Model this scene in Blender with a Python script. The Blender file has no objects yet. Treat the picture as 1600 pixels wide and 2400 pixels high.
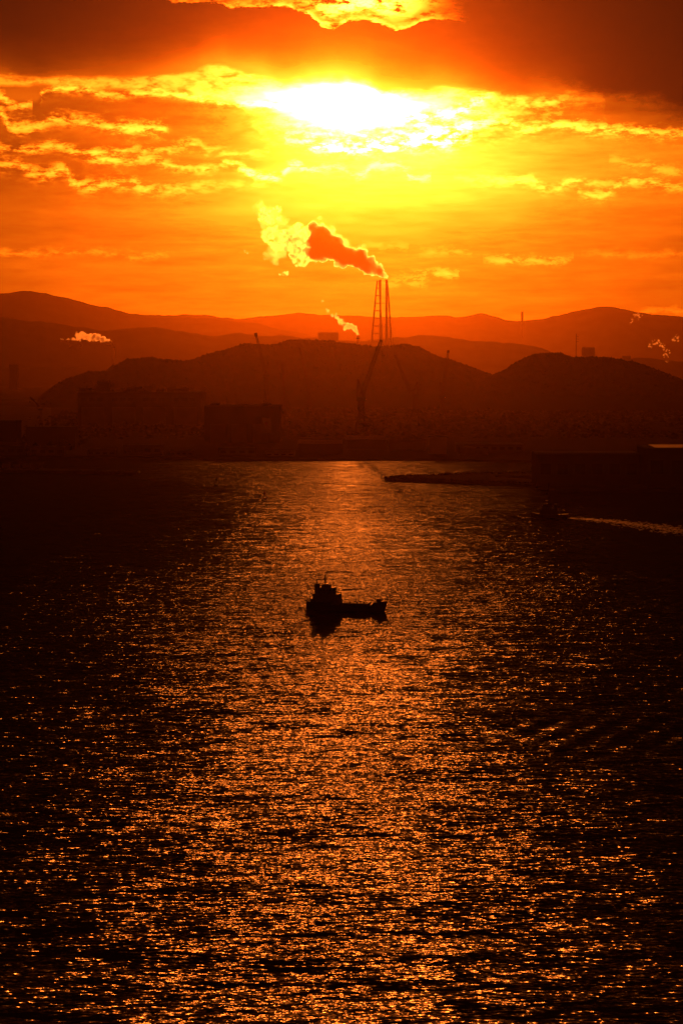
import bpy, bmesh, math, random
import numpy as np
from mathutils import Vector, Matrix, noise as mnoise

random.seed(7)
scene = bpy.context.scene
COL = scene.collection

# ------------------------------------------------------------------ camera
F = 5000.0            # focal length in pixels of the 1600 px wide photograph
CAM_H = 120.0
HORIZON = 860.0
PITCH = math.atan((1200.0 - HORIZON) / F)
cam_d = bpy.data.cameras.new("camera")
cam_d.sensor_fit = 'HORIZONTAL'
cam_d.sensor_width = 36.0
cam_d.lens = 36.0 * F / 1600.0
cam_d.clip_start = 1.0
cam_d.clip_end = 120000.0
cam = bpy.data.objects.new("camera", cam_d)
cam.location = (0, 0, CAM_H)
cam.rotation_euler = (math.pi / 2 - PITCH, 0, 0)
COL.objects.link(cam)
scene.camera = cam


def ray(px, py):
    a = (px - 800.0) / F
    b = (1200.0 - py) / F
    c, s = math.cos(PITCH), math.sin(PITCH)
    return Vector((a, c + b * s, -s + b * c))


def W(px, py, D):
    """world point seen at photo pixel (px, py) at distance y = D"""
    r = ray(px, py)
    t = D / r.y
    return Vector((r.x * t, D, CAM_H + r.z * t))


def azel(px, py):
    r = ray(px, py).normalized()
    return math.atan2(r.x, r.y), math.asin(r.z)


# ------------------------------------------------------------------ render settings, exposure
EXPO = -1.5
GAIN = 2.0 ** (-EXPO)
scene.render.engine = 'CYCLES'
scene.view_settings.view_transform = 'Standard'
scene.view_settings.look = 'None'
scene.view_settings.exposure = EXPO
scene.view_settings.gamma = 1.0
scene.cycles.use_denoising = True
scene.cycles.denoiser = 'OPENIMAGEDENOISE'
scene.cycles.denoising_input_passes = 'RGB_ALBEDO_NORMAL'
scene.cycles.denoising_prefilter = 'ACCURATE'
scene.cycles.max_bounces = 4
scene.cycles.diffuse_bounces = 1
scene.cycles.glossy_bounces = 2
scene.cycles.transmission_bounces = 2
scene.cycles.transparent_max_bounces = 8
scene.cycles.volume_bounces = 0
scene.cycles.volume_step_rate = 0.2
scene.cycles.volume_max_steps = 256
scene.cycles.sample_clamp_direct = 40.0
scene.cycles.sample_clamp_indirect = 12.0
scene.cycles.use_adaptive_sampling = False

HAZE = 0.96e-5
HAZE_G = 0.95

# ------------------------------------------------------------------ sun
SUN_PX = (815, 262)
SUN_AZ, SUN_EL = azel(*SUN_PX)
sun_dir = ray(*SUN_PX).normalized()
sun_d = bpy.data.lights.new("sun", 'SUN')
sun_d.energy = 4.0
sun_d.angle = math.radians(0.5)
sun_d.color = (1.0, 0.175, 0.014)
sun = bpy.data.objects.new("sun", sun_d)
sun.rotation_euler = sun_dir.to_track_quat('Z', 'Y').to_euler()
sun.location = (0, 9000, 1500)
COL.objects.link(sun)

# ------------------------------------------------------------------ world: evening sky with cloud bands
world = bpy.data.worlds.new("World")
scene.world = world
world.use_nodes = True
NT = world.node_tree
NT.nodes.clear()


class N:
    """tiny expression wrapper over Math nodes"""
    tree = None

    def __init__(self, s):
        self.s = s

    @staticmethod
    def op(kind, *args, clamp=False):
        n = N.tree.nodes.new('ShaderNodeMath')
        n.operation = kind
        n.use_clamp = clamp
        for i, a in enumerate(args):
            if isinstance(a, N):
                N.tree.links.new(a.s, n.inputs[i])
            else:
                n.inputs[i].default_value = float(a)
        return N(n.outputs[0])

    def __add__(self, o): return N.op('ADD', self, o)
    __radd__ = __add__
    def __sub__(self, o): return N.op('SUBTRACT', self, o)
    def __rsub__(self, o): return N.op('SUBTRACT', o, self)
    def __mul__(self, o): return N.op('MULTIPLY', self, o)
    __rmul__ = __mul__
    def __truediv__(self, o): return N.op('DIVIDE', self, o)
    def __pow__(self, o): return N.op('POWER', self, o)


def n_exp(x): return N.op('EXPONENT', x)
def n_max(a, b): return N.op('MAXIMUM', a, b)
def n_min(a, b): return N.op('MINIMUM', a, b)


def n_step(x, lo, hi):
    n = N.tree.nodes.new('ShaderNodeMapRange')
    n.interpolation_type = 'SMOOTHSTEP'
    n.inputs['From Min'].default_value = lo
    n.inputs['From Max'].default_value = hi
    N.tree.links.new(x.s, n.inputs['Value'])
    return N(n.outputs['Result'])


def n_mix(a, b, f):
    return a + (b - a) * f


def n_curve(x, pts, x0, x1, y0, y1):
    """piecewise smooth curve through pts; x in [x0,x1], y in [y0,y1]"""
    n = N.tree.nodes.new('ShaderNodeFloatCurve')
    cm = n.mapping
    cm.use_clip = False
    c = cm.curves[0]
    P = sorted(((px - x0) / (x1 - x0), (py - y0) / (y1 - y0)) for px, py in pts)
    c.points[0].location = P[0]
    c.points[1].location = P[-1]
    for p in P[1:-1]:
        c.points.new(*p)
    cm.update()
    t = n_max(n_min((x - x0) / (x1 - x0), P[-1][0]), P[0][0])
    N.tree.links.new(t.s, n.inputs['Value'])
    return N(n.outputs['Value']) * (y1 - y0) + y0


def n_vec(x, y, z=0.0):
    n = N.tree.nodes.new('ShaderNodeCombineXYZ')
    for i, a in enumerate((x, y, z)):
        if isinstance(a, N):
            N.tree.links.new(a.s, n.inputs[i])
        else:
            n.inputs[i].default_value = a
    return n.outputs[0]


def n_noise(vec, scale=1.0, detail=4.0, rough=0.55, dist=0.0):
    n = N.tree.nodes.new('ShaderNodeTexNoise')
    n.inputs['Scale'].default_value = scale
    n.inputs['Detail'].default_value = detail
    n.inputs['Roughness'].default_value = rough
    n.inputs['Distortion'].default_value = dist
    N.tree.links.new(vec, n.inputs['Vector'])
    return n


def n_noise_c(vec, **k):
    """noise value centred on zero"""
    return N(n_noise(vec, **k).outputs[0]) - 0.5


N.tree = NT
tc = NT.nodes.new('ShaderNodeTexCoord')
sep = NT.nodes.new('ShaderNodeSeparateXYZ')
NT.links.new(tc.outputs['Generated'], sep.inputs[0])
dx, dy, dz = N(sep.outputs[0]), N(sep.outputs[1]), N(sep.outputs[2])
AZ = N.op('ARCTAN2', dx, dy)
EL = N.op('ARCSINE', dz)
# angular sky coordinates, one unit = 1/5000 rad, from the sun's side of the sky
U = AZ * F
V = EL * F


def uv(px, py):
    a, e = azel(px, py)
    return a * F, e * F


def P(*pts):
    return [uv(x, y) for x, y in pts]


UX0, UX1 = -1000.0, 1000.0
pos = n_vec(U * 0.001, V * 0.001)
stretch = n_vec(U * 0.001, V * 0.0032, 3.7)
wA = n_noise_c(stretch, scale=4.0, detail=5.0, rough=0.6)
wB = n_noise_c(n_vec(U * 0.001, V * 0.002, 9.1), scale=14.0, detail=5.0, rough=0.62)
wC = n_noise_c(n_vec(U * 0.001, V * 0.0022, 5.3), scale=36.0, detail=6.0, rough=0.72)
fine = N(n_noise(n_vec(U * 0.001, V * 0.0026, 1.3), scale=26.0, detail=8.0, rough=0.7).outputs[0])
Vw = V + wB * 26.0 + wC * 13.0
Uw = U + wB * 30.0


def gauss(cx, cy, sx, sy, vv=V):
    u0, v0 = uv(cx, cy)
    a = (U - u0) / sx
    b = (vv - v0) / sy
    return n_exp((a * a + b * b) * -1.0)


def line(pts, w_up, w_dn, amp, warp=1.0, jag=1.0):
    """bright rim following pts; amp = [(px, value)...]"""
    pp = P(*pts)
    ys = [p[1] for p in pp]
    y0, y1 = min(ys) - 30, max(ys) + 30
    p = n_curve(U + wC * 24.0, pp, UX0, UX1, y0, y1)
    d = V + wB * (30.0 * warp) + wC * (22.0 * jag) - p
    wm = n_step(fine - wC * 0.4, 0.30, 0.68) * 1.25 + 0.3
    up = n_max(d, 0.0) / (wm * w_up)
    dn = n_min(d, 0.0) / (wm * w_dn)
    g = n_exp((up * up + dn * dn) * -1.0) + n_exp(n_min(d, 0.0) / (w_dn * 2.6)) * n_step(d, 4.0, -1.0) * 0.16
    m = max(a for _, a in amp)
    A = n_curve(U, [(uv(x, 400)[0], a) for x, a in amp], UX0, UX1, 0.0, m * 1.1)
    return g * n_max(A, 0.0) * n_step(fine + wC * 0.5, 0.34, 0.60)


def below(pts, soft, warp=1.0):
    """1 below the line, 0 above"""
    pp = P(*pts)
    ys = [p[1] for p in pp]
    p = n_curve(U, pp, UX0, UX1, min(ys) - 30, max(ys) + 30)
    d = p - (V + wB * (30.0 * warp) + wC * (18.0 * warp))
    return n_step(d, -soft, soft)


# clear evening glow, brightest round the veiled sun
S = 0.42 + gauss(830, 520, 720, 480) * 0.85
S = S + gauss(860, 430, 360, 135) * 2.4 + gauss(1000, 370, 480, 110) * 1.6
S = S + gauss(830, 320, 260, 105) * 3.0
veil = n_step(fine + wC * 0.5 + (V - uv(800, 262)[1]) * 0.003, 0.22, 0.60)
S = S + gauss(815, 238, 145, 46, Vw) * 24.0 + gauss(880, 285, 210, 62, Vw) * 20.0 * veil
S = S + gauss(812, 246, 95, 38, Vw) * 40.0
# soft streaks low in the sky
st = n_noise_c(n_vec(U * 0.001, V * 0.009, 2.2), scale=3.0, detail=5.0, rough=0.6)
st2 = n_noise_c(n_vec(U * 0.001, V * 0.006, 6.1), scale=9.0, detail=6.0, rough=0.65)
S = S * (1.0 + st * 1.1 + st2 * 0.7)
# grey-orange cloud banks either side below the deck
bankL = below([(-60, 232), (80, 236), (110, 212), (200, 210), (400, 220), (520, 238), (660, 250), (760, 280), (900, 330)], 8.0, 0.5) \
    * (1.0 - below([(-60, 470), (300, 450), (560, 425), (760, 340), (900, 330)], 60.0)) * n_step(U * -1.0, 70.0, 260.0)
S = S * (1.0 - bankL * 0.42)
bankR = below([(900, 200), (1100, 235), (1200, 236), (1300, 240), (1450, 245), (1700, 262)], 8.0, 0.6) \
    * (1.0 - below([(900, 300), (1200, 290), (1350, 292), (1500, 305), (1700, 330)], 10.0, 0.6)) * n_step(U, 330.0, 440.0)
S = S * (1.0 - bankR * 0.45)
# clear bright gap between the deck and the left bank
wedge = below([(-120, 165), (0, 170), (150, 180), (300, 180), (450, 165), (512, 150), (540, 158), (620, 178), (680, 194)], 6.0, 0.5) \
    * (1.0 - below([(-60, 196), (60, 200), (100, 196), (200, 204), (400, 214), (520, 234), (660, 248), (760, 262)], 7.0, 0.5)) * n_step(U * -1.0, 60.0, 200.0)
S = S + wedge * n_step(fine + wA * 0.6, 0.30, 0.62) * n_curve(U, [(uv(x, 200)[0], a) for x, a in [(-100, 1.6), (100, 2.0), (300, 2.6), (450, 3.6), (560, 5.0), (700, 8.0)]], UX0, UX1, 0.0, 9.0)
S = S + gauss(690, 222, 150, 18, Vw) * 11.0
# sun-rimmed cloud edges
S = S + line([(85, 250), (92, 226), (112, 211), (150, 206), (200, 209), (270, 223), (300, 217), (400, 218), (450, 226), (520, 238), (640, 245), (720, 250)],
             5, 7, [(70, 0), (84, 0), (96, 3.0), (300, 3.2), (450, 5), (600, 14), (700, 20), (760, 0)], 0.35, 0.7)
S = S + line([(-40, 215), (10, 226), (50, 248), (75, 240), (90, 245)], 8, 10, [(-60, 2.2), (60, 2.6), (82, 0)], 0.6)
S = S + line([(-40, 262), (5, 262), (15, 292), (60, 298), (110, 284), (160, 278), (240, 290), (300, 300), (350, 300), (395, 300)],
             11, 11, [(-60, 2.6), (120, 2.6), (220, 2.8), (300, 4.0), (370, 4.2), (396, 0.5), (410, 0)], 0.8)
S = S + line([(-40, 344), (60, 349), (130, 340), (200, 356), (300, 350), (400, 348), (450, 335), (485, 352), (560, 357), (640, 340)],
             8, 9, [(-60, 2.2), (150, 2.6), (300, 2.8), (450, 3.0), (600, 2.2), (660, 0)], 0.7)
S = S + line([(190, 360), (280, 376), (350, 374), (420, 392), (505, 397), (525, 382), (590, 405), (650, 414), (690, 386), (720, 394), (800, 394), (840, 410), (880, 385), (940, 390), (985, 415), (1020, 398)],
             8, 8, [(180, 0), (210, 3.0), (420, 3.0), (530, 6), (660, 11), (720, 9), (800, 6), (900, 8), (1000, 6), (1030, 0)], 0.5)
S = S + line([(-40, 376), (50, 386), (100, 406), (150, 396), (166, 420), (200, 431), (290, 424), (350, 441), (440, 440), (490, 431), (560, 428)],
             9, 12, [(-60, 1.6), (90, 2.4), (200, 3.0), (340, 3.0), (460, 2.2), (600, 1.2), (640, 0)], 0.7)
S = S + line([(900, 205), (1020, 207), (1100, 212), (1200, 228), (1280, 236), (1340, 220), (1420, 240)],
             7, 20, [(900, 0), (980, 5), (1150, 4), (1270, 3.4), (1340, 1.5), (1420, 0.7), (1460, 0)], 0.6)
S = S + line([(900, 262), (1000, 272), (1080, 256), (1120, 236), (1150, 226)], 9, 11, [(880, 0), (940, 14), (1080, 14), (1140, 5), (1160, 0)], 0.8)
S = S + line([(960, 312), (1060, 302), (1180, 282), (1230, 300), (1320, 289), (1380, 300), (1450, 302), (1560, 311), (1640, 326)],
             10, 11, [(960, 0), (1060, 12), (1160, 6), (1240, 4.0), (1420, 3.8), (1560, 2.8), (1660, 1.6)], 0.6)
S = S + line([(660, 300), (700, 332), (850, 348), (950, 338), (1060, 332), (1110, 305)], 16, 9,
             [(640, 0), (700, 10), (850, 26), (1000, 26), (1080, 16), (1110, 0)], 1.0)
S = S + line([(1060, 402), (1150, 419), (1240, 420), (1300, 436), (1340, 424), (1420, 426)], 8, 12,
             [(1050, 0), (1130, 2.2), (1300, 3.0), (1400, 2.0), (1450, 0)], 0.7)
S = S + line([(1350, 438), (1400, 455), (1450, 431), (1500, 424), (1560, 434), (1650, 440)], 8, 9,
             [(1340, 0), (1400, 2.6), (1500, 2.6), (1600, 1.6), (1660, 1.2)], 0.7)
S = S + line([(1430, 372), (1500, 386), (1560, 396), (1650, 402)], 8, 9, [(1420, 0), (1480, 1.3), (1600, 1.5), (1660, 1.4)], 1.0)
for pts, amp in (
        ([(-60, 588), (100, 592), (200, 588), (300, 598), (390, 598)], [(-60, 0.7), (330, 0.7), (400, 0)]),
        ([(840, 576), (900, 574), (960, 580)], [(840, 0), (900, 1.2), (970, 0)]),
        ([(980, 594), (1040, 588), (1100, 592)], [(980, 0), (1040, 1.2), (1110, 0)]),
        ([(1130, 606), (1200, 608), (1260, 612), (1340, 606)], [(1130, 0), (1180, 1.8), (1250, 1.8), (1350, 0)]),
        ([(900, 648), (980, 648), (1040, 640), (1080, 648)], [(890, 0), (960, 0.9), (1030, 2.4), (1090, 0)]),
        ([(900, 662), (960, 664), (1000, 666)], [(890, 0), (950, 1.2), (1005, 0)]),
        ([(1380, 590), (1480, 596), (1650, 592)], [(1360, 0), (1460, 0.5), (1660, 0.4)]),
        ([(1480, 738), (1560, 728), (1660, 738)], [(1470, 0), (1540, 0.6), (1660, 0.5)])):
    S = S + line(pts, 8, 7, amp, 0.5)

# the heavy cloud deck across the top
edge_pts = [(-120, 165), (0, 168), (60, 180), (150, 178), (300, 178), (450, 163), (512, 148), (540, 156), (620, 176), (680, 192), (740, 184), (800, 186), (860, 202),
            (920, 222), (980, 222), (1040, 210), (1120, 214), (1200, 224), (1300, 206), (1400, 238), (1500, 248), (1600, 275), (1720, 290)]
deckL = 1.0 - below(edge_pts, 16.0, 1.1)
deckR = 1.0 - below(edge_pts, 42.0, 1.8)
deck = n_mix(deckL, deckR, n_step(U, uv(1120, 200)[0], uv(1330, 200)[0]))
pe = P(*edge_pts)
edge = n_curve(U, pe, UX0, UX1, min(p[1] for p in pe) - 30, max(p[1] for p in pe) + 30)
depth = n_max(V + wB * 30.0 - edge, 0.0)          # how far above its lower edge
thin = n_curve(U, [(uv(x, 150)[0], a) for x, a in
                   [(-200, 0.65), (0, 0.75), (300, 0.8), (550, 0.9), (700, 1.15), (850, 1.7), (960, 1.3), (1060, 0.85), (1200, 0.30), (1320, 0.12), (1450, 0.05), (1600, 0.02), (1800, 0.02)]],
               UX0, UX1, 0.0, 2.0)
fall = n_curve(U, [(uv(x, 150)[0], a) for x, a in
                   [(-200, 42), (0, 42), (300, 58), (600, 95), (800, 125), (1000, 110), (1200, 120), (1400, 110), (1600, 100), (1800, 100)]],
               UX0, UX1, 0.0, 150.0)
sd = thin * 0.5 * n_exp((depth / fall) * -1.25) * n_max(1.0 + wA * 1.8 + wB * 0.7, 0.15) + n_exp(depth / 34.0 * -1.0) * gauss(800, 190, 280, 100) * 6.0
sd = sd + 0.004
# bright hole in the deck above the sun
gapP = [(380, -6), (420, 4), (500, 4), (545, 14), (640, 12), (700, 22), (740, 40), (776, 64), (810, 50), (860, 46), (940, 67), (990, 46), (1040, 42), (1095, 50), (1120, -6)]
gp = P(*gapP)
gl = n_curve(U + wC * 16.0, gp, UX0, UX1, min(p[1] for p in gp) - 30, max(p[1] for p in gp) + 30)
gd = V + wC * 24.0 + wB * 12.0 - gl
gmask = n_step(U, uv(370, 0)[0], uv(420, 0)[0]) * (1.0 - n_step(U + wC * 60.0, uv(960, 0)[0], uv(1110, 0)[0]))
rim = n_exp(n_max(gd, 0.0) / 13.0 * -1.0) * n_step(gd, -3.0, 2.0)
puff = n_step(gd, 10.0, 34.0) * n_step(fine + wA * 0.8, 0.36, 0.60) * gauss(850, -5, 125, 58)
sd = sd + gmask * (rim * n_step(fine, 0.3, 0.62) * (1.2 + gauss(830, 40, 250, 300) * 9.0) + puff * 16.0)
beyond = n_step(V, uv(800, -40)[1], uv(800, -140)[1] + 400.0)
sd = sd * (1.0 - beyond * 0.8)
S = S + (sd - S) * deck
# the sky away from the sun is dim
away = n_step(N.op('ABSOLUTE', AZ), 0.22, 0.9)
S = S * (1.0 - away * 0.93) * n_step(EL, 0.9, 0.12) + 0.03
S = n_max(S, 0.01)
cR = S
cG = 0.165 * S ** 1.18
cB = 0.0026 * S ** 1.95
comb = NT.nodes.new('ShaderNodeCombineColor')
for i, c in enumerate((cR, cG, cB)):
    NT.links.new((c * (GAIN / 0.1)).s, comb.inputs[i])
sky = NT.nodes.new('ShaderNodeTexSky')
sky.sky_type = 'NISHITA'
sky.sun_disc = False
sky.sun_elevation = SUN_EL
sky.sun_rotation = SUN_AZ
sky.dust_density = 4.0
skm = NT.nodes.new('ShaderNodeMix')
skm.data_type = 'RGBA'
skm.blend_type = 'ADD'
skm.inputs[0].default_value = 0.003
NT.links.new(comb.outputs[0], skm.inputs[6])
NT.links.new(sky.outputs[0], skm.inputs[7])
bg = NT.nodes.new('ShaderNodeBackground')
bg.inputs['Strength'].default_value = 0.1
NT.links.new(skm.outputs[2], bg.inputs['Color'])
wout = NT.nodes.new('ShaderNodeOutputWorld')
NT.links.new(bg.outputs[0], wout.inputs['Surface'])
world.cycles.sampling_method = 'MANUAL'
world.cycles.sample_map_resolution = 2048

# ------------------------------------------------------------------ helpers
def mat(name, color, rough=0.8, metal=0.0, spec=0.04, vary=0.25, scale=0.2):
    m = bpy.data.materials.new(name)
    m.use_nodes = True
    t = m.node_tree
    b = t.nodes['Principled BSDF']
    b.inputs['Roughness'].default_value = rough
    b.inputs['Metallic'].default_value = metal
    b.inputs['Specular IOR Level'].default_value = spec
    g = t.nodes.new('ShaderNodeTexCoord')
    n = t.nodes.new('ShaderNodeTexNoise')
    n.inputs['Scale'].default_value = scale
    n.inputs['Detail'].default_value = 4
    r = t.nodes.new('ShaderNodeMix')
    r.data_type = 'RGBA'
    r.inputs[6].default_value = tuple(c * (1 - vary) for c in color) + (1,)
    r.inputs[7].default_value = tuple(min(1, c * (1 + vary)) for c in color) + (1,)
    t.links.new(g.outputs['Object'], n.inputs['Vector'])
    t.links.new(n.outputs[0], r.inputs[0])
    t.links.new(r.outputs[2], b.inputs['Base Color'])
    return m


M = {
    'forest': mat('forest', (0.016, 0.022, 0.01), 0.9, spec=0.0, vary=0.4, scale=0.02),
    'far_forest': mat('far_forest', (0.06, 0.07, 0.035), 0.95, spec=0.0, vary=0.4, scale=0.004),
    'soil': mat('soil', (0.11, 0.09, 0.07), 0.95, spec=0.0, scale=0.02),
    'concrete': mat('concrete', (0.28, 0.26, 0.24), 0.85, spec=0.0, scale=0.05),
    'quay': mat('quay', (0.055, 0.05, 0.047), 0.9, spec=0.0, scale=0.05),
    'rubble': mat('rubble', (0.12, 0.11, 0.10), 0.9, spec=0.0, scale=0.3, vary=0.5),
    'steel_dark': mat('steel_dark', (0.03, 0.028, 0.025), 0.8, spec=0.0),
    'crane_red': mat('crane_red', (0.035, 0.014, 0.01), 0.85, spec=0.0),
    'wall_grey': mat('wall_grey', (0.20, 0.19, 0.18), 0.8, spec=0.0, scale=0.03),
    'wall_dark': mat('wall_dark', (0.09, 0.085, 0.08), 0.8, spec=0.0, scale=0.03),
    'wall_pale': mat('wall_pale', (0.75, 0.72, 0.66), 0.8, scale=0.03, vary=0.12),
    'roof': mat('roof', (0.16, 0.15, 0.15), 0.9, spec=0.0, scale=0.05),
    'sheet_metal': mat('sheet_metal', (0.5, 0.47, 0.45), 0.35, metal=1.0, scale=0.05, vary=0.1),
    'glass': mat('glass', (0.03, 0.035, 0.04), 0.15, spec=0.5),
    'white': mat('white', (0.75, 0.74, 0.70), 0.5, vary=0.06),
    'mark_red': mat('mark_red', (0.45, 0.05, 0.03), 0.6),
    'hull_black': mat('hull_black', (0.018, 0.017, 0.018), 0.7, spec=0.2),
    'hull_red': mat('hull_red', (0.13, 0.03, 0.02), 0.7),
    'ship_white': mat('ship_white', (0.14, 0.135, 0.13), 0.6, vary=0.12, scale=0.4),
    'deck_green': mat('deck_green', (0.05, 0.07, 0.05), 0.8, scale=0.4),
    'tyre': mat('tyre', (0.02, 0.02, 0.02), 0.9),
    'orange': mat('orange', (0.5, 0.12, 0.02), 0.6),
    'chimney': mat('chimney', (0.32, 0.27, 0.24), 0.8, scale=0.02),
    'buoy_green': mat('buoy_green', (0.03, 0.12, 0.05), 0.5),
    'buoy_red': mat('buoy_red', (0.25, 0.03, 0.02), 0.5),
}


class MB:
    def __init__(self):
        self.v = []
        self.f = []

    def add(self, vs, fs):
        o = len(self.v)
        self.v += [tuple(v) for v in vs]
        self.f += [tuple(i + o for i in f) for f in fs]
        return self

    def box(self, x0, x1, y0, y1, z0, z1, taper=0.0):
        t = taper
        return self.add([(x0, y0, z0), (x1, y0, z0), (x1, y1, z0), (x0, y1, z0),
                         (x0 + t, y0 + t, z1), (x1 - t, y0 + t, z1), (x1 - t, y1 - t, z1), (x0 + t, y1 - t, z1)],
                        [(3, 2, 1, 0), (4, 5, 6, 7), (0, 1, 5, 4), (1, 2, 6, 5), (2, 3, 7, 6), (3, 0, 4, 7)])

    def bar(self, a, b, r0, r1=None, n=6):
        a, b = Vector(a), Vector(b)
        r1 = r0 if r1 is None else r1
        d = (b - a).normalized()
        u = d.cross(Vector((0, 0, 1)))
        if u.length < 1e-3:
            u = Vector((1, 0, 0))
        u.normalize()
        w = d.cross(u)
        vs = []
        for p, r in ((a, r0), (b, r1)):
            for i in range(n):
                t = 2 * math.pi * (i + 0.5) / n
                vs.append(p + u * (math.cos(t) * r) + w * (math.sin(t) * r))
        fs = [(i, (i + 1) % n, n + (i + 1) % n, n + i) for i in range(n)]
        fs += [tuple(range(n - 1, -1, -1)), tuple(range(n, 2 * n))]
        return self.add(vs, fs)

    def lattice(self, a, b, w0, w1, r, seg=10, up=Vector((0, 0, 1))):
        """square lattice boom from a to b"""
        a, b = Vector(a), Vector(b)
        d = (b - a).normalized()
        s = d.cross(up)
        if s.length < 1e-3:
            s = Vector((1, 0, 0))
        s.normalize()
        q = s.cross(d)

        def corner(i, k):
            t = i / seg
            w = (w0 + (w1 - w0) * t) / 2
            sx, sy = ((-1, -1), (1, -1), (1, 1), (-1, 1))[k]
            return a.lerp(b, t) + s * (sx * w) + q * (sy * w)
        for k in range(4):
            self.bar(corner(0, k), corner(seg, k), r, n=4)
        for i in range(seg):
            for k in range(4):
                k2 = (k + 1) % 4
                self.bar(corner(i, k), corner(i + 1, k2), r * 0.6, n=4)
                self.bar(corner(i + 1, k), corner(i + 1, k2), r * 0.6, n=4)
        return self

    def lathe(self, prof, n=12, c=(0, 0)):
        vs = []
        for r, z in prof:
            for i in range(n):
                t = 2 * math.pi * i / n
                vs.append((c[0] + r * math.cos(t), c[1] + r * math.sin(t), z))
        fs = []
        for j in range(len(prof) - 1):
            for i in range(n):
                fs.append((j * n + i, j * n + (i + 1) % n, (j + 1) * n + (i + 1) % n, (j + 1) * n + i))
        fs.append(tuple(range(n - 1, -1, -1)))
        fs.append(tuple((len(prof) - 1) * n + i for i in range(n)))
        return self.add(vs, fs)

    def prism(self, poly, z0, z1):
        n = len(poly)
        vs = [(x, y, z0) for x, y in poly] + [(x, y, z1) for x, y in poly]
        fs = [(i, (i + 1) % n, n + (i + 1) % n, n + i) for i in range(n)]
        fs += [tuple(range(n - 1, -1, -1)), tuple(range(n, 2 * n))]
        return self.add(vs, fs)

    def build(self, name, m, parent=None, loc=None, smooth=False):
        me = bpy.data.meshes.new(name)
        me.from_pydata(self.v, [], self.f)
        me.validate()
        me.update()
        bm = bmesh.new()
        bm.from_mesh(me)
        bmesh.ops.recalc_face_normals(bm, faces=bm.faces)
        bm.to_mesh(me)
        bm.free()
        if smooth:
            me.shade_smooth()
        me.materials.append(m)
        o = bpy.data.objects.new(name, me)
        COL.objects.link(o)
        if parent:
            o.parent = parent
        if loc:
            o.location = loc
        return o


def tag(o, label=None, cat=None, group=None, kind=None):
    if label: o['label'] = label
    if cat: o['category'] = cat
    if group: o['group'] = group
    if kind: o['kind'] = kind
    return o


def thing(name, label, cat, loc=(0, 0, 0), rz=0.0, group=None):
    o = bpy.data.objects.new(name, None)
    COL.objects.link(o)
    o.location = loc
    o.rotation_euler = (0, 0, rz)
    return tag(o, label, cat, group)


def copy_tree(o, parent=None):
    c = o.copy()
    COL.objects.link(c)
    if parent:
        c.parent = parent
    for ch in list(o.children):
        copy_tree(ch, c)
    return c


def mesh_np(name, verts, faces, m, parent=None, smooth=True):
    me = bpy.data.meshes.new(name)
    me.from_pydata(verts.tolist() if hasattr(verts, 'tolist') else verts, [], faces.tolist() if hasattr(faces, 'tolist') else faces)
    me.update()
    if smooth:
        me.shade_smooth()
    me.materials.append(m)
    o = bpy.data.objects.new(name, me)
    COL.objects.link(o)
    if parent:
        o.parent = parent
    return o


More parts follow.
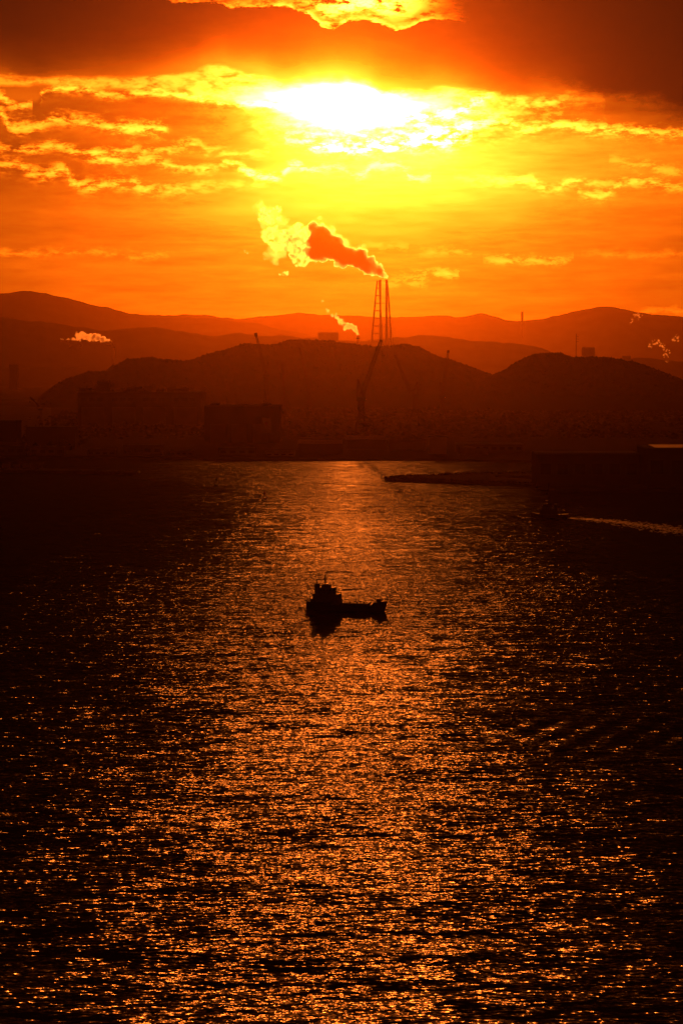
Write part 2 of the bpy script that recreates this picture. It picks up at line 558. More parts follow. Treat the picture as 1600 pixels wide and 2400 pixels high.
# ------------------------------------------------------------------ water
def water_material():
    m = bpy.data.materials.new('sea_water')
    m.use_nodes = True
    t = m.node_tree
    t.nodes.remove(t.nodes['Principled BSDF'])
    deep = t.nodes.new('ShaderNodeBsdfDiffuse')
    deep.inputs['Color'].default_value = (0.006, 0.007, 0.008, 1)
    gloss = t.nodes.new('ShaderNodeBsdfGlossy')
    gloss.inputs['Roughness'].default_value = 0.15
    fres = t.nodes.new('ShaderNodeFresnel')
    fres.inputs['IOR'].default_value = 1.33
    mixs = t.nodes.new('ShaderNodeMixShader')
    t.links.new(deep.outputs[0], mixs.inputs[1])
    t.links.new(gloss.outputs[0], mixs.inputs[2])
    t.links.new(mixs.outputs[0], t.nodes['Material Output'].inputs['Surface'])
    old, N.tree = N.tree, t
    g = t.nodes.new('ShaderNodeTexCoord')
    s = t.nodes.new('ShaderNodeSeparateXYZ')
    t.links.new(g.outputs['Object'], s.inputs[0])
    x, y = N(s.outputs[0]), N(s.outputs[1])

    def slopes(kx, ky, seed, detail, rough, amp_x, amp_y, rot=0.0):
        c, sn = math.cos(rot), math.sin(rot)
        xr = x * c - y * sn
        yr = x * sn + y * c
        n = n_noise(n_vec(xr * kx, yr * ky, seed), scale=1.0, detail=detail, rough=rough)
        q = t.nodes.new('ShaderNodeSeparateColor')
        t.links.new(n.outputs['Color'], q.inputs[0])
        return (N(q.outputs[0]) - 0.5) * amp_x, (N(q.outputs[1]) - 0.5) * amp_y
    # patches of calmer and breezier water
    gust = N(n_noise(n_vec(x * 0.004, y * 0.0016, 4.0), scale=1.0, detail=3.0).outputs[0])
    gust = n_step(gust, 0.30, 0.70) * 0.7 + 0.65
    e = slopes(0.026, 0.055, 21.0, 1.0, 0.5, 0.32, 0.26, -0.05)   # old swell
    a = slopes(0.070, 0.20, 1.0, 1.0, 0.5, 0.50, 0.46, 0.04)      # long wind waves, crests across the view
    c = slopes(0.17, 0.66, 7.0, 2.0, 0.55, 0.98, 0.62, -0.06)     # chop
    d = slopes(0.6, 1.8, 13.0, 1.0, 0.5, 0.85, 0.50, 0.15)         # ripples
    sx = (e[0] + (a[0] + c[0] + d[0]) * gust) * WAVE
    sy = (e[1] + (a[1] + c[1] + d[1]) * gust) * WAVE
    # wake waves of a passing boat spreading on the right
    kx, ky = x - 86.0, y - 692.0
    env = n_exp((kx * kx / (30.0 * 30.0) + ky * ky / (34.0 * 34.0)) * -1.0)
    ph = N.op('SINE', kx * 0.52 - ky * 0.24 + a[0] * 5.0)
    sx = sx + (ph * 0.20 - 0.05) * env
    sy = sy - ph * env * 0.07
    nv = t.nodes.new('ShaderNodeVectorMath')
    nv.operation = 'NORMALIZE'
    t.links.new(n_vec(sx * -1.0, sy * -1.0, 1.0), nv.inputs[0])
    t.links.new(nv.outputs[0], gloss.inputs['Normal'])
    t.links.new(nv.outputs[0], fres.inputs['Normal'])
    t.links.new(((1.0 - N(fres.outputs[0])) ** 2.4 * WATER_SPEC).s, mixs.inputs[0])
    N.tree = old
    return m


WATER_SPEC = 0.080
WAVE = 1.3
M['water'] = water_material()
w = MB().add([(-11800, -2500, 0), (11800, -2500, 0), (11800, 40000, 0), (-11800, 40000, 0)], [(0, 1, 2, 3)]).build('water', M['water'])
tag(w, kind='structure')


# ------------------------------------------------------------------ hills
def resample(pts, n):
    xs = np.array([p[0] for p in pts], float)
    ys = np.array([p[1] for p in pts], float)
    X = np.linspace(xs[0], xs[-1], n)
    return X, np.interp(X, xs, ys)


def hill(name, ridge, D, front, back, m, n=300, rows=28, rough=6.0, seed=0.0, base=1.5, fr=0.01, crag=2.0):
    """terrain whose skyline follows the ridge points seen at distance D, with real front and back slopes"""
    X, Y = resample(ridge, n)
    k = np.ones(5) / 5.0
    Y = np.convolve(np.pad(Y, 2, mode='edge'), k, 'valid')
    crest = [mnoise.fractal(Vector((x * 0.02, seed, 0.5)), 0.9, 2.1, 6) for x in X]
    Y = Y + np.array(crest) * crag
    prof = []
    for r in range(rows):
        t = r / (rows - 1)
        if t <= 0.55:
            q = t / 0.55
            prof.append((-front * (1 - q), math.sin(q * math.pi / 2) ** 1.25))
        else:
            q = (t - 0.55) / 0.45
            prof.append((back * q, math.cos(q * math.pi / 2) ** 1.2))
    V_ = np.zeros((rows, n, 3))
    for i in range(n):
        p = W(X[i], Y[i], D)
        h = max(p.z, base)
        for r, (dy_, s) in enumerate(prof):
            xx, yy = p.x * (1 + dy_ / D), D + dy_
            b = mnoise.fractal(Vector((xx * fr, yy * fr, seed)), 1.0, 2.0, 4)
            gully = mnoise.noise(Vector((xx * fr * 0.35, yy * fr * 0.12, seed + 5)))
            side = 4 * s * (1 - s)
            z = base + (h - base) * min(1.0, max(0.0, s * (1 + 0.45 * gully * side))) + rough * b * (0.25 + side) * min(1, (h - base) / 30)
            V_[r, i] = (xx, yy, z if 0 < r < rows - 1 else -2.0)
    idx = np.arange(rows * n).reshape(rows, n)
    Fc = np.stack([idx[:-1, :-1], idx[:-1, 1:], idx[1:, 1:], idx[1:, :-1]], -1).reshape(-1, 4)
    o = mesh_np(name, V_.reshape(-1, 3), Fc, m)
    tag(o, kind='structure')
    return V_


ICO = None


def canopy(name, V_, count, rmin, rmax, m, label, seed, only_above=6.0, flat=False):
    """woodland cover over a hill: clumped crowns of small faces"""
    rnd = np.random.RandomState(seed)
    bm = bmesh.new()
    bmesh.ops.create_icosphere(bm, subdivisions=1, radius=1.0)
    base_v = np.array([v.co[:] for v in bm.verts])
    base_f = np.array([[v.index for v in f.verts] for f in bm.faces])
    bm.free()
    rows, n, _ = V_.shape
    vs, fs = [], []
    o = 0
    for _ in range(count):
        r = rnd.randint(0, rows - 1) if flat else rnd.randint(3, rows - 6) if rnd.rand() < 0.6 else int(rows * 0.55) + rnd.randint(-2, 3)
        i = rnd.randint(0, n - 1)
        a, b_ = rnd.rand(2)
        p = V_[r, i] * (1 - a) * (1 - b_) + V_[r, i + 1] * a * (1 - b_) + V_[r + 1, i] * (1 - a) * b_ + V_[r + 1, i + 1] * a * b_
        if p[2] < only_above:
            continue
        rad = rmin + (rmax - rmin) * rnd.rand() ** 2
        jit = 1 + (rnd.rand(len(base_v), 1) - 0.5) * 0.7
        th = rnd.rand() * 6.28
        rot = np.array([[math.cos(th), -math.sin(th), 0], [math.sin(th), math.cos(th), 0], [0, 0, 1]])
        v = (base_v * jit) @ rot.T * np.array([rad, rad, rad * (0.8 + 0.6 * rnd.rand())]) + p - np.array([0, 0, rad * (0.35 if flat else 0.5)])
        vs.append(v)
        fs.append(base_f + o)
        o += len(base_v)
    ob = mesh_np(name, np.concatenate(vs), np.concatenate(fs), m, smooth=True)
    return tag(ob, label, 'woodland', kind='stuff')


HD = 6800.0
main_ridge = [(60, 985), (85, 945), (105, 922), (130, 903), (165, 886), (200, 874), (250, 870), (262, 861), (300, 842), (355, 838), (372, 843), (440, 846),
              (470, 836), (520, 822), (575, 806), (620, 809), (650, 809), (672, 800), (690, 797), (760, 799), (805, 803), (840, 809), (880, 815), (920, 809), (950, 807),
              (985, 815), (1020, 833), (1060, 846), (1100, 859), (1150, 880), (1200, 912), (1280, 960), (1330, 985)]
V_main = hill('wooded_hill', main_ridge, HD, 620, 600, M['forest'], n=360, seed=1.0)
canopy('woodland', V_main, 9000, 3.0, 6.5, M['forest'], 'dense dark woodland covering the long hill behind the shipyard', 3)
right_ridge = [(960, 985), (1050, 940), (1110, 905), (1150, 882), (1185, 866), (1205, 852), (1250, 832), (1290, 828), (1310, 830), (1345, 838), (1390, 836), (1450, 842), (1490, 849),
               (1540, 869), (1580, 884), (1610, 898), (1680, 925), (1760, 950), (1850, 975)]
V_right = hill('wooded_hill', right_ridge, 6300.0, 520, 520, M['forest'], n=260, seed=9.0)
canopy('woodland', V_right, 7000, 3.0, 6.5, M['forest'], 'dense dark woodland covering the rounded hill on the right', 4)

hill('mountain', [(-500, 800), (-300, 730), (-120, 700), (0, 690), (40, 685), (70, 683), (120, 695), (190, 705), (260, 722), (320, 735), (420, 741), (560, 752), (760, 790), (900, 830)],
     25000.0, 2500, 2000, M['far_forest'], n=160, rough=18, seed=21, fr=0.0018, crag=4.0)
hill('mountain', [(200, 800), (300, 752), (400, 741), (450, 737), (560, 748), (640, 740), (700, 733), (760, 736), (850, 742), (900, 746), (960, 744), (1030, 737), (1080, 745), (1120, 735),
                  (1165, 742), (1200, 752), (1250, 748), (1300, 741), (1350, 728), (1400, 720), (1450, 722), (1520, 736), (1600, 742), (1750, 745), (1950, 780), (2100, 830)],
     29500.0, 2500, 2000, M['far_forest'], n=260, rough=16, seed=23, fr=0.0018, crag=4.0)
hill('far_hills', [(-400, 830), (-200, 760), (-60, 738), (0, 742), (30, 745), (60, 755), (130, 757), (190, 765), (240, 776), (300, 772), (340, 765), (380, 768), (430, 778), (480, 786), (520, 782),
                   (620, 786), (740, 792), (850, 800), (930, 790), (1000, 785), (1080, 796), (1220, 806), (1290, 822), (1360, 846), (1440, 866)],
     16500.0, 1500, 1100, M['far_forest'], n=260, rough=10, seed=25, fr=0.003, crag=4.5)
hill('far_hills', [(1250, 880), (1330, 862), (1420, 846), (1500, 838), (1600, 850), (1750, 862), (1900, 880)],
     15000.0, 1000, 700, M['far_forest'], n=120, rough=6, seed=27, fr=0.003, crag=4.5)
hill('far_shore', [(-500, 888), (-100, 866), (60, 862), (140, 858), (230, 862), (330, 866), (450, 872), (700, 880), (900, 888)],
     13500.0, 600, 900, M['far_forest'], n=160, rough=3, seed=29, fr=0.006)


# ------------------------------------------------------------------ shipyard ground and quays
def strip(name, pts_px, z0, z1, m):
    """flat slab whose outline is given as photo pixels on the sea surface"""
    poly = []
    for px, py in pts_px:
        r = ray(px, py)
        t = -CAM_H / r.z
        poly.append((r.x * t, r.y * t))
    return MB().prism(poly, z0, z1).build(name, m)


tag(strip('shipyard_ground', [(-260, 1072), (-20, 1070), (180, 1073), (470, 1076), (480, 1079), (700, 1080), (860, 1079), (1010, 1079), (1260, 1084), (1900, 1084), (1900, 940), (-260, 940)], -3, 2.6, M['quay']), kind='structure')
tag(strip('left_headland', [(-300, 1055), (-40, 1062), (120, 1064), (120, 960), (-300, 940)], -3, 6.0, M['soil']), kind='structure')
bw = strip('breakwater', [(-200, 1101), (0, 1103), (180, 1105), (290, 1109), (318, 1112), (320, 1114), (180, 1110), (0, 1107), (-200, 1105)], -3, 3.0, M['rubble'])
tag(bw, 'low dark rubble breakwater reaching in from the left edge', 'breakwater')
jt = strip('jetty', [(906, 1126), (950, 1121), (1050, 1117), (1120, 1113), (1260, 1112), (1260, 1119), (1160, 1119), (1158, 1123), (1256, 1128), (1256, 1140), (1130, 1136), (1000, 1131)], -3, 2.2, M['rubble'])
tag(jt, 'low dark jetty pointing left from the dark warehouse quay', 'jetty')
tag(strip('pier_ground', [(1256, 1100), (1256, 1146), (1300, 1150), (1420, 1152), (1900, 1160), (1900, 1085), (1256, 1085)], -3, 2.8, M['quay']), kind='structure')


def boulders(parent, pts_px, n_, seed):
    rnd = random.Random(seed)
    bm = bmesh.new()
    P_ = [sea_xy(*p) for p in pts_px]
    for _ in range(n_):
        k = rnd.randrange(len(P_) - 1)
        c_ = P_[k].lerp(P_[k + 1], rnd.random()) + Vector((rnd.gauss(0, 1.2), rnd.gauss(0, 4), rnd.uniform(0.5, 3.2)))
        r_ = rnd.uniform(0.7, 2.1)
        mt = Matrix.Translation(c_) @ Matrix.Rotation(rnd.random() * 6, 4, 'Z') @ Matrix.Diagonal((r_ * rnd.uniform(.8, 1.6), r_, r_ * rnd.uniform(.6, 1.0), 1))
        bmesh.ops.create_icosphere(bm, subdivisions=1, radius=1.0, matrix=mt)
    me = bpy.data.meshes.new('rock_armour')
    bm.to_mesh(me)
    bm.free()
    me.materials.append(M['rubble'])
    o_ = bpy.data.objects.new('rock_armour', me)
    COL.objects.link(o_)
    o_.parent = parent
    return tag(o_, kind='stuff')


def sea_xy(px, py):
    r = ray(px, py)
    t = -CAM_H / r.z
    return Vector((r.x * t, r.y * t, 0))


boulders(bw, [(-200, 1103), (0, 1105), (180, 1108), (318, 1113)], 420, 51)
boulders(jt, [(906, 1126), (1000, 1129), (1130, 1134), (1256, 1138)], 380, 52)
boulders(jt, [(906, 1125), (950, 1121), (1050, 1117), (1120, 1114), (1256, 1113)], 380, 53)


# ------------------------------------------------------------------ buildings
def building(name, label, cat, px0, px1, ytop, D, depth, wall, roof, floors=0, windows=0, gable=False, group=None, base=2.5, roof_t=1.2):
    a, b = W(px0, ytop, D), W(px1, ytop, D)
    cx = (a.x + b.x) / 2
    wd = abs(b.x - a.x)
    h = a.z - base
    t = thing(name, label, cat, (cx, D, base), 0, group)
    if gable:
        rise = min(h * 0.25, wd * 0.12)
        hb = h - rise
        MB().box(-wd / 2, wd / 2, 0, depth, 0, hb).build('wall', wall, t)
        g = MB()
        o_ = 0.8
        zz = hb + 0.02
        g.add([(-wd / 2 - o_, -o_, zz), (wd / 2 + o_, -o_, zz), (wd / 2 + o_, depth + o_, zz), (-wd / 2 - o_, depth + o_, zz), (-wd / 2 - o_, depth / 2, zz + rise), (wd / 2 + o_, depth / 2, zz + rise)],
              [(0, 1, 5, 4), (2, 3, 4, 5), (1, 2, 5), (3, 0, 4), (3, 2, 1, 0)])
        g.build('roof', roof, t)
    else:
        MB().box(-wd / 2, wd / 2, 0, depth, 0, h - roof_t).build('wall', wall, t)
        MB().box(-wd / 2 - 0.5, wd / 2 + 0.5, -0.5, depth + 0.5, h - roof_t + 0.01, h).build('roof', roof, t)
    top = h * (0.75 if gable else 1.0) - roof_t
    for f in range(floors):
        for k in range(windows):
            x = -wd / 2 + wd * (k + 0.5) / windows
            z = top * (f + 0.35) / max(floors, 1)
            hw, hh = wd / windows * 0.3, top / floors * 0.35
            MB().box(x - hw, x + hw, -0.25, 0.2, z, z + hh).build('window', M['glass'], t)
    return t


# giant shipbuilding hall at the left, with a block on its roof
hall = building('shipyard_hall', 'huge dark shipbuilding hall with flat roof in front of the long hill', 'hall', 182, 470, 918, 4300.0, 180, M['wall_dark'], M['roof'])
hx = hall.location.x
hfw = abs(W(470, 918, 4300).x - W(182, 918, 4300).x)
hfh = W(182, 918, 4300).z - 2.5
for (r0, r1, rt_) in ((226, 253, 893), (186, 208, 909), (296, 330, 907), (338, 352, 902), (392, 440, 910)):
    p0, p1 = W(r0, rt_, 4330), W(r1, rt_, 4330)
    MB().box(p0.x - hx, p1.x - hx, 30, 70, hfh + 0.01, p0.z - 2.5).build('roof_house', M['wall_dark'], hall)
for k in range(4):
    x = -hfw / 2 + hfw * (k + 0.12) / 4
    MB().box(x, x + hfw * 0.19, -0.7, 0.3, 0.5, hfh * 0.55).build('door', M['wall_grey'], hall)
    for i in range(3):
        MB().box(x + i * hfw * 0.065, x + i * hfw * 0.065 + hfw * 0.045, -0.4, 0.3, hfh * 0.72, hfh * 0.82).build('window', M['glass'], hall)
hall2 = building('shipyard_hall', 'dark lower shipbuilding hall carrying the pale square sign', 'hall', 478, 655, 950, 3300.0, 140, M['wall_dark'], M['roof'])
for k in range(3):
    MB().box(-49 + k * 33, -25 + k * 33, -0.6, 0.3, 0.5, 30).build('door', M['wall_grey'], hall2)
a, b = W(614, 979, 3297), W(635, 1013, 3297)
sg = MB().box(a.x - hall2.location.x, b.x - hall2.location.x, -1.2, 0.4, b.z - 2.5, a.z - 2.5).build('sign_panel', M['wall_pale'], hall2)
c = ((a.x + b.x) / 2 - hall2.location.x, -1.25, (a.z * 0.6 + b.z * 0.4) - 2.5)
MB().bar((c[0] - 0.8, -1.2, c[2]), (c[0] - 0.8, -1.45, c[2]), 2.6, n=18).build('sign_mark', M['mark_red'], sg)

building('warehouse', 'long low shed with pale gable roof left of the tall crane', 'shed', 700, 800, 1032, 2900.0, 40, M['wall_grey'], M['sheet_metal'], gable=True)
building('warehouse', 'long low shed with gable roof directly under the tall crane', 'shed', 812, 905, 1022, 3050.0, 46, M['wall_grey'], M['sheet_metal'], gable=True)
building('warehouse', 'low shed with two pale bays between the tall crane and pale warehouse', 'shed', 912, 996, 1030, 3000.0, 46, M['wall_grey'], M['roof'], gable=True)
building('warehouse', 'boxy pale warehouse with flat roof near the right end of the shipyard', 'warehouse', 1006, 1046, 1022, 2890.0, 36, M['wall_pale'], M['roof'])
building('warehouse', 'long low dark warehouse between the pale warehouse and the pier', 'warehouse', 1070, 1225, 1040, 2940.0, 50, M['wall_dark'], M['roof'], floors=1, windows=8)
building('pier_warehouse', 'large dark flat-roofed warehouse on the quay at the right, left half', 'warehouse', 1258, 1500, 1062, 2120.0, 60, M['wall_dark'], M['roof'], floors=1, windows=6)
glint = building('pier_warehouse', 'large dark warehouse at the right edge with a gleaming metal roof', 'warehouse', 1515, 1760, 1049, 2085.0, 70, M['wall_dark'], M['roof'], floors=1, windows=5)
# silver sheet over the glinting roof
gw = abs(W(1760, 1049, 2085).x - W(1515, 1049, 2085).x)
gh = W(1515, 1049, 2085).z - 2.5
MB().add([(-gw / 2 + 8, 0, gh + 0.05), (gw / 2, 0, gh + 0.05), (gw / 2, 44, gh + 1.5), (-gw / 2 + 8, 44, gh + 1.5)], [(0, 1, 2, 3)]).add([(-gw / 2 + 8, 44, gh + .05), (gw / 2, 44, gh + .05), (gw / 2, 44, gh + 1.5), (-gw / 2 + 8, 44, gh + 1.5)], [(0, 1, 2, 3)]).build('roof_sheet', M['sheet_metal'], glint)
building('headland_block', 'low dark building on the shore at the left edge', 'building', -60, 40, 985, 3000.0, 40, M['wall_dark'], M['roof'])
building('headland_block', 'low dark building between the left shore and the shipbuilding hall', 'building', 60, 176, 1000, 3060.0, 40, M['wall_grey'], M['roof'])
for (x0, x1, yt, lb) in ((6, 22, 1086, 'leftmost small dark hut on the left breakwater, beside the frame edge'), (32, 44, 1089, 'narrowest and lowest small hut on the left breakwater'),
                         (54, 72, 1087, 'widest small dark hut on the left breakwater'), (86, 100, 1085, 'rightmost small dark hut on the left breakwater')):
    building('breakwater_hut', lb, 'hut', x0, x1, yt, 2478.0, 6, M['concrete'], M['roof'], group='huts along the breakwater', base=3.0, roof_t=0.5)

# clutter of the yard: roof vents, tanks, small sheds, a belt of scrub behind
for hh_, n_, x0_, dx_ in ((hall, 6, -100, 36), (hall2, 3, -44, 38)):
    top_ = max(v.co.z for v in [o for o in hh_.children if o.name.startswith('roof') and 'house' not in o.name][0].data.vertices)
    for i in range(n_):
        x = x0_ + i * dx_ + random.uniform(-6, 6)
        MB().box(x - 7, x + 7, 14, 60, top_ + 0.02, top_ + random.uniform(2.5, 6.5), 1.2).build('roof_vent', M['wall_dark'], hh_)
    for i in range(3):
        x = x0_ + random.uniform(0, n_ * dx_)
        MB().bar((x, 8, top_), (x, 8, top_ + random.uniform(8, 16)), 0.5).build('roof_mast', M['steel_dark'], hh_)
for i, (x0, x1, yt, D, w_, lb) in enumerate((
        (-30, 58, 1036, 2840, 'wall_dark', 'low flat shed at the water edge on the left, nearest the frame edge'),
        (70, 150, 1046, 2835, 'wall_grey', 'low grey waterside shed just left of the big shipbuilding hall'),
        (205, 270, 1050, 2825, 'wall_dark', 'small waterside shed in front of the left part of the big hall'),
        (288, 380, 1042, 2828, 'wall_grey', 'wide waterside shed in front of the middle of the big hall'),
        (398, 452, 1052, 2822, 'wall_dark', 'small waterside shed in front of the right end of the big hall'),
        (512, 600, 1048, 2815, 'wall_dark', 'dark waterside shed below the pale square sign'),
        (622, 690, 1056, 2812, 'wall_grey', 'low grey waterside shed right of the pale square sign'))):
    building('quay_shed', lb, 'shed', x0, x1, yt, D, 14, M[w_], M['roof'], floors=1, windows=4, gable=(i % 2 == 0))
for px, r_, yt, lb in ((1096, 11, 1046, 'left of a pair of squat storage tanks beside the long dark warehouse'), (1128, 9, 1050, 'smaller right one of two squat storage tanks beside the long dark warehouse')):
    q_ = W(px, yt, 2860)
    t_ = thing('storage_tank', lb, 'tank', (q_.x, 2860, 2.5))
    h_ = q_.z - 2.5
    MB().lathe([(r_, 0), (r_, h_ - 1.5)], 20).build('shell', M['wall_grey'], t_)
    MB().lathe([(r_ + .15, h_ - 1.5), (r_ * .55, h_ - .5), (.4, h_)], 20).build('tank_roof', M['roof'], t_)


def flat_patch(x0, x1, y0, y1, z, n=60, rows=20):
    V_ = np.zeros((rows, n, 3))
    for r in range(rows):
        for i in range(n):
            V_[r, i] = (x0 + (x1 - x0) * i / (n - 1), y0 + (y1 - y0) * r / (rows - 1), z)
    return V_


canopy('scrub', flat_patch(-700, 950, 3500, 6000, 2.0), 3200, 5.0, 11.0, M['forest'], 'dark belt of trees on the flat land between shipyard and hills', 8, only_above=0, flat=True)
canopy('scrub', flat_patch(330, 1000, 2260, 2700, 3.0), 700, 4.0, 9.0, M['forest'], 'dark trees behind the flat-roofed warehouse on the right', 9, only_above=0, flat=True)
canopy('scrub', flat_patch(-760, -395, 2960, 3300, 5.0), 420, 5.0, 13.0, M['forest'], 'dark trees on the shore at the left edge', 10, only_above=0, flat=True)

# far city beyond the hill
building('far_block', 'tall dark block standing alone on the far left shore', 'building', 21, 40, 853, 10500.0, 40, M['wall_dark'], M['roof'], base=6)
building('far_block', 'wide faint building above the hill crest left of the chimneys', 'building', 745, 793, 779, 15200.0, 60, M['wall_grey'], M['roof'], base=6)
tw = thing('far_towers', 'hazy cluster of slim towers above the left end of the long hill', 'tower block', W(372, 860, 16000) * 1.0)
tz = tw.location.z
for (x0, x1, yt) in ((357, 363, 822), (364, 369, 806), (370, 374, 800), (375, 379, 806), (380, 386, 799)):
    q0, q1 = W(x0, yt, 16000), W(x1, yt, 16000)
    MB().box(q0.x - tw.location.x, q1.x - tw.location.x, 0, 18, -tz + 5, q0.z - tz).build('tower', M['wall_grey'], tw)
building('far_block', 'squat hazy block right of the slim far towers', 'building', 400, 415, 819, 16000.0, 30, M['wall_grey'], M['roof'], base=6)
building('far_block', 'small stepped hazy block right of the slim far towers', 'building', 416, 427, 811, 16020.0, 30, M['wall_grey'], M['roof'], base=6)
building('far_block', 'faint square block above the right hill beside the pylon', 'building', 1365, 1394, 814, 12500.0, 40, M['wall_grey'], M['roof'], base=6)
building('far_block', 'faint low block above the right hill nearest the right edge', 'building', 1460, 1478, 834, 12500.0, 40, M['wall_grey'], M['roof'], base=6)
building('far_tower', 'very faint slim tower on the far ridge right of the chimneys', 'tower', 1221, 1226, 730, 28500.0, 32, M['wall_grey'], M['roof'], base=100)

# small pale house catching light on the ridge at the left
for (px, py, s_) in ((147, 896, 8), (354, 842, 6)):
    p = W(px, py, HD - 25)
    t = thing('ridge_hut', 'tiny pale roofed hut on the hill crest ' + ('near its left foot' if px < 200 else 'below the slim far towers'), 'hut', p)
    MB().box(-s_, s_, -3, 3, -6, 3).build('wall', M['wall_pale'], t)
    MB().add([(-s_ - .5, -4, 3.02), (s_ + .5, -4, 3.02), (s_ + .5, 4, 3.02), (-s_ - .5, 4, 3.02), (-s_ - .5, 0, 5), (s_ + .5, 0, 5)],
             [(0, 1, 5, 4), (2, 3, 4, 5), (1, 2, 5), (3, 0, 4), (3, 2, 1, 0)]).build('roof', M['sheet_metal'], t)


# ------------------------------------------------------------------ power station chimneys behind the hill
CD = 14500.0
ck = CD / F
base_p = W(893, 870, CD)
ch = thing('chimney', 'tall twin chimneys braced by a curved lattice tower, smoking behind the hill', 'chimney', (base_p.x, CD, 4.0))
ctop = W(893, 655, CD).z - 4.0


def cxx(px):
    return W(px, 700, CD).x - base_p.x


MB().lathe([(3.6 * ck, 0), (2.9 * ck, ctop * 0.5), (2.6 * ck, ctop - 3 * ck), (3.0 * ck, ctop - 3 * ck), (3.0 * ck, ctop)], 14, (cxx(905.5), 0)).build('flue', M['chimney'], ch)
MB().lathe([(2.7 * ck, 0), (2.2 * ck, ctop * 0.5), (1.9 * ck, ctop - 3 * ck), (2.3 * ck, ctop - 3 * ck), (2.3 * ck, ctop)], 14, (cxx(891), 0)).build('flue', M['chimney'], ch)


def leg_pts(x_top, x_bot, bulge):
    pts = []
    for i in range(13):
        t = i / 12.0                       # 0 top
        px = x_top + (x_bot - x_top) * (t ** 0.85) if bulge else x_top + (x_bot - x_top) * t
        pts.append((px, 657 + t * 213))
    return pts


legs = []
for (xt, xb, yo) in ((884, 866, -7), (888, 897, -9), (907, 920, -6), (905, 908, 8)):
    z = []
    for px, py in leg_pts(xt, xb, True):
        q = W(px, py, CD)
        f_ = (py - 657) / 213
        z.append(Vector((q.x - base_p.x, yo * ck * (0.3 + 0.9 * f_), max(q.z - 4.0, 0))))
    lm = MB()
    for i in range(len(z) - 1):
        lm.bar(z[i], z[i + 1], (1.55 + 0.11 * i) * ck, (1.66 + 0.11 * i) * ck)
    lm.build('tower_leg', M['chimney'], ch)
    legs.append(z)
for i in range(1, 12):
    br = MB().bar(legs[0][i], legs[1][i], 1.0 * ck)
    if i % 3 == 0:
        br.bar(legs[1][i], legs[2][i], 0.45 * ck)
        br.bar(legs[2][i], legs[3][i], 0.45 * ck)
        br.bar(legs[3][i], legs[0][i], 0.45 * ck)
    br.build('brace_ring', M['chimney'], ch)


def stack(label, px, ytop, D, r, base=5.0):
    p = W(px, ytop, D)
    t = thing('chimney', label, 'chimney', (p.x, D, base))
    h = p.z - base
    MB().lathe([(r * 1.25, 0), (r, h * 0.6), (r * 0.92, h)], 14).build('flue', M['chimney'], t)
    MB().lathe([(r * 1.12, h * 0.93), (r * 1.12, h * 0.95)], 14).build('band', M['steel_dark'], t)
    return t


stack('short stout chimney just above the hill crest left of the tall ones', 838.5, 786, 14600.0, 11.5)
stack('slim hazy chimney smoking at the far left', 267, 808, 15500.0, 9.0)


# ------------------------------------------------------------------ power pylon
py_ = W(1350, 782, 10500.0)
pl = thing('power_pylon', 'thin lattice power pylon rising behind the right hill', 'pylon', (py_.x, 10500.0, 4.0))
ph = py_.z - 4
MB().lattice((0, 0, 0), (0, 0, ph), 9, 1.6, 0.55, 16, up=Vector((0, 1, 0))).build('lattice_mast', M['steel_dark'], pl)
for z, wdt in ((ph - 14, 13), (ph - 26, 15), (ph - 38, 13)):
    MB().bar((-3, 0, z), (wdt, 0, z), 0.6).bar((-3, 0, z + 3), (wdt, 0, z), 0.4).build('cross_arm', M['steel_dark'], pl)


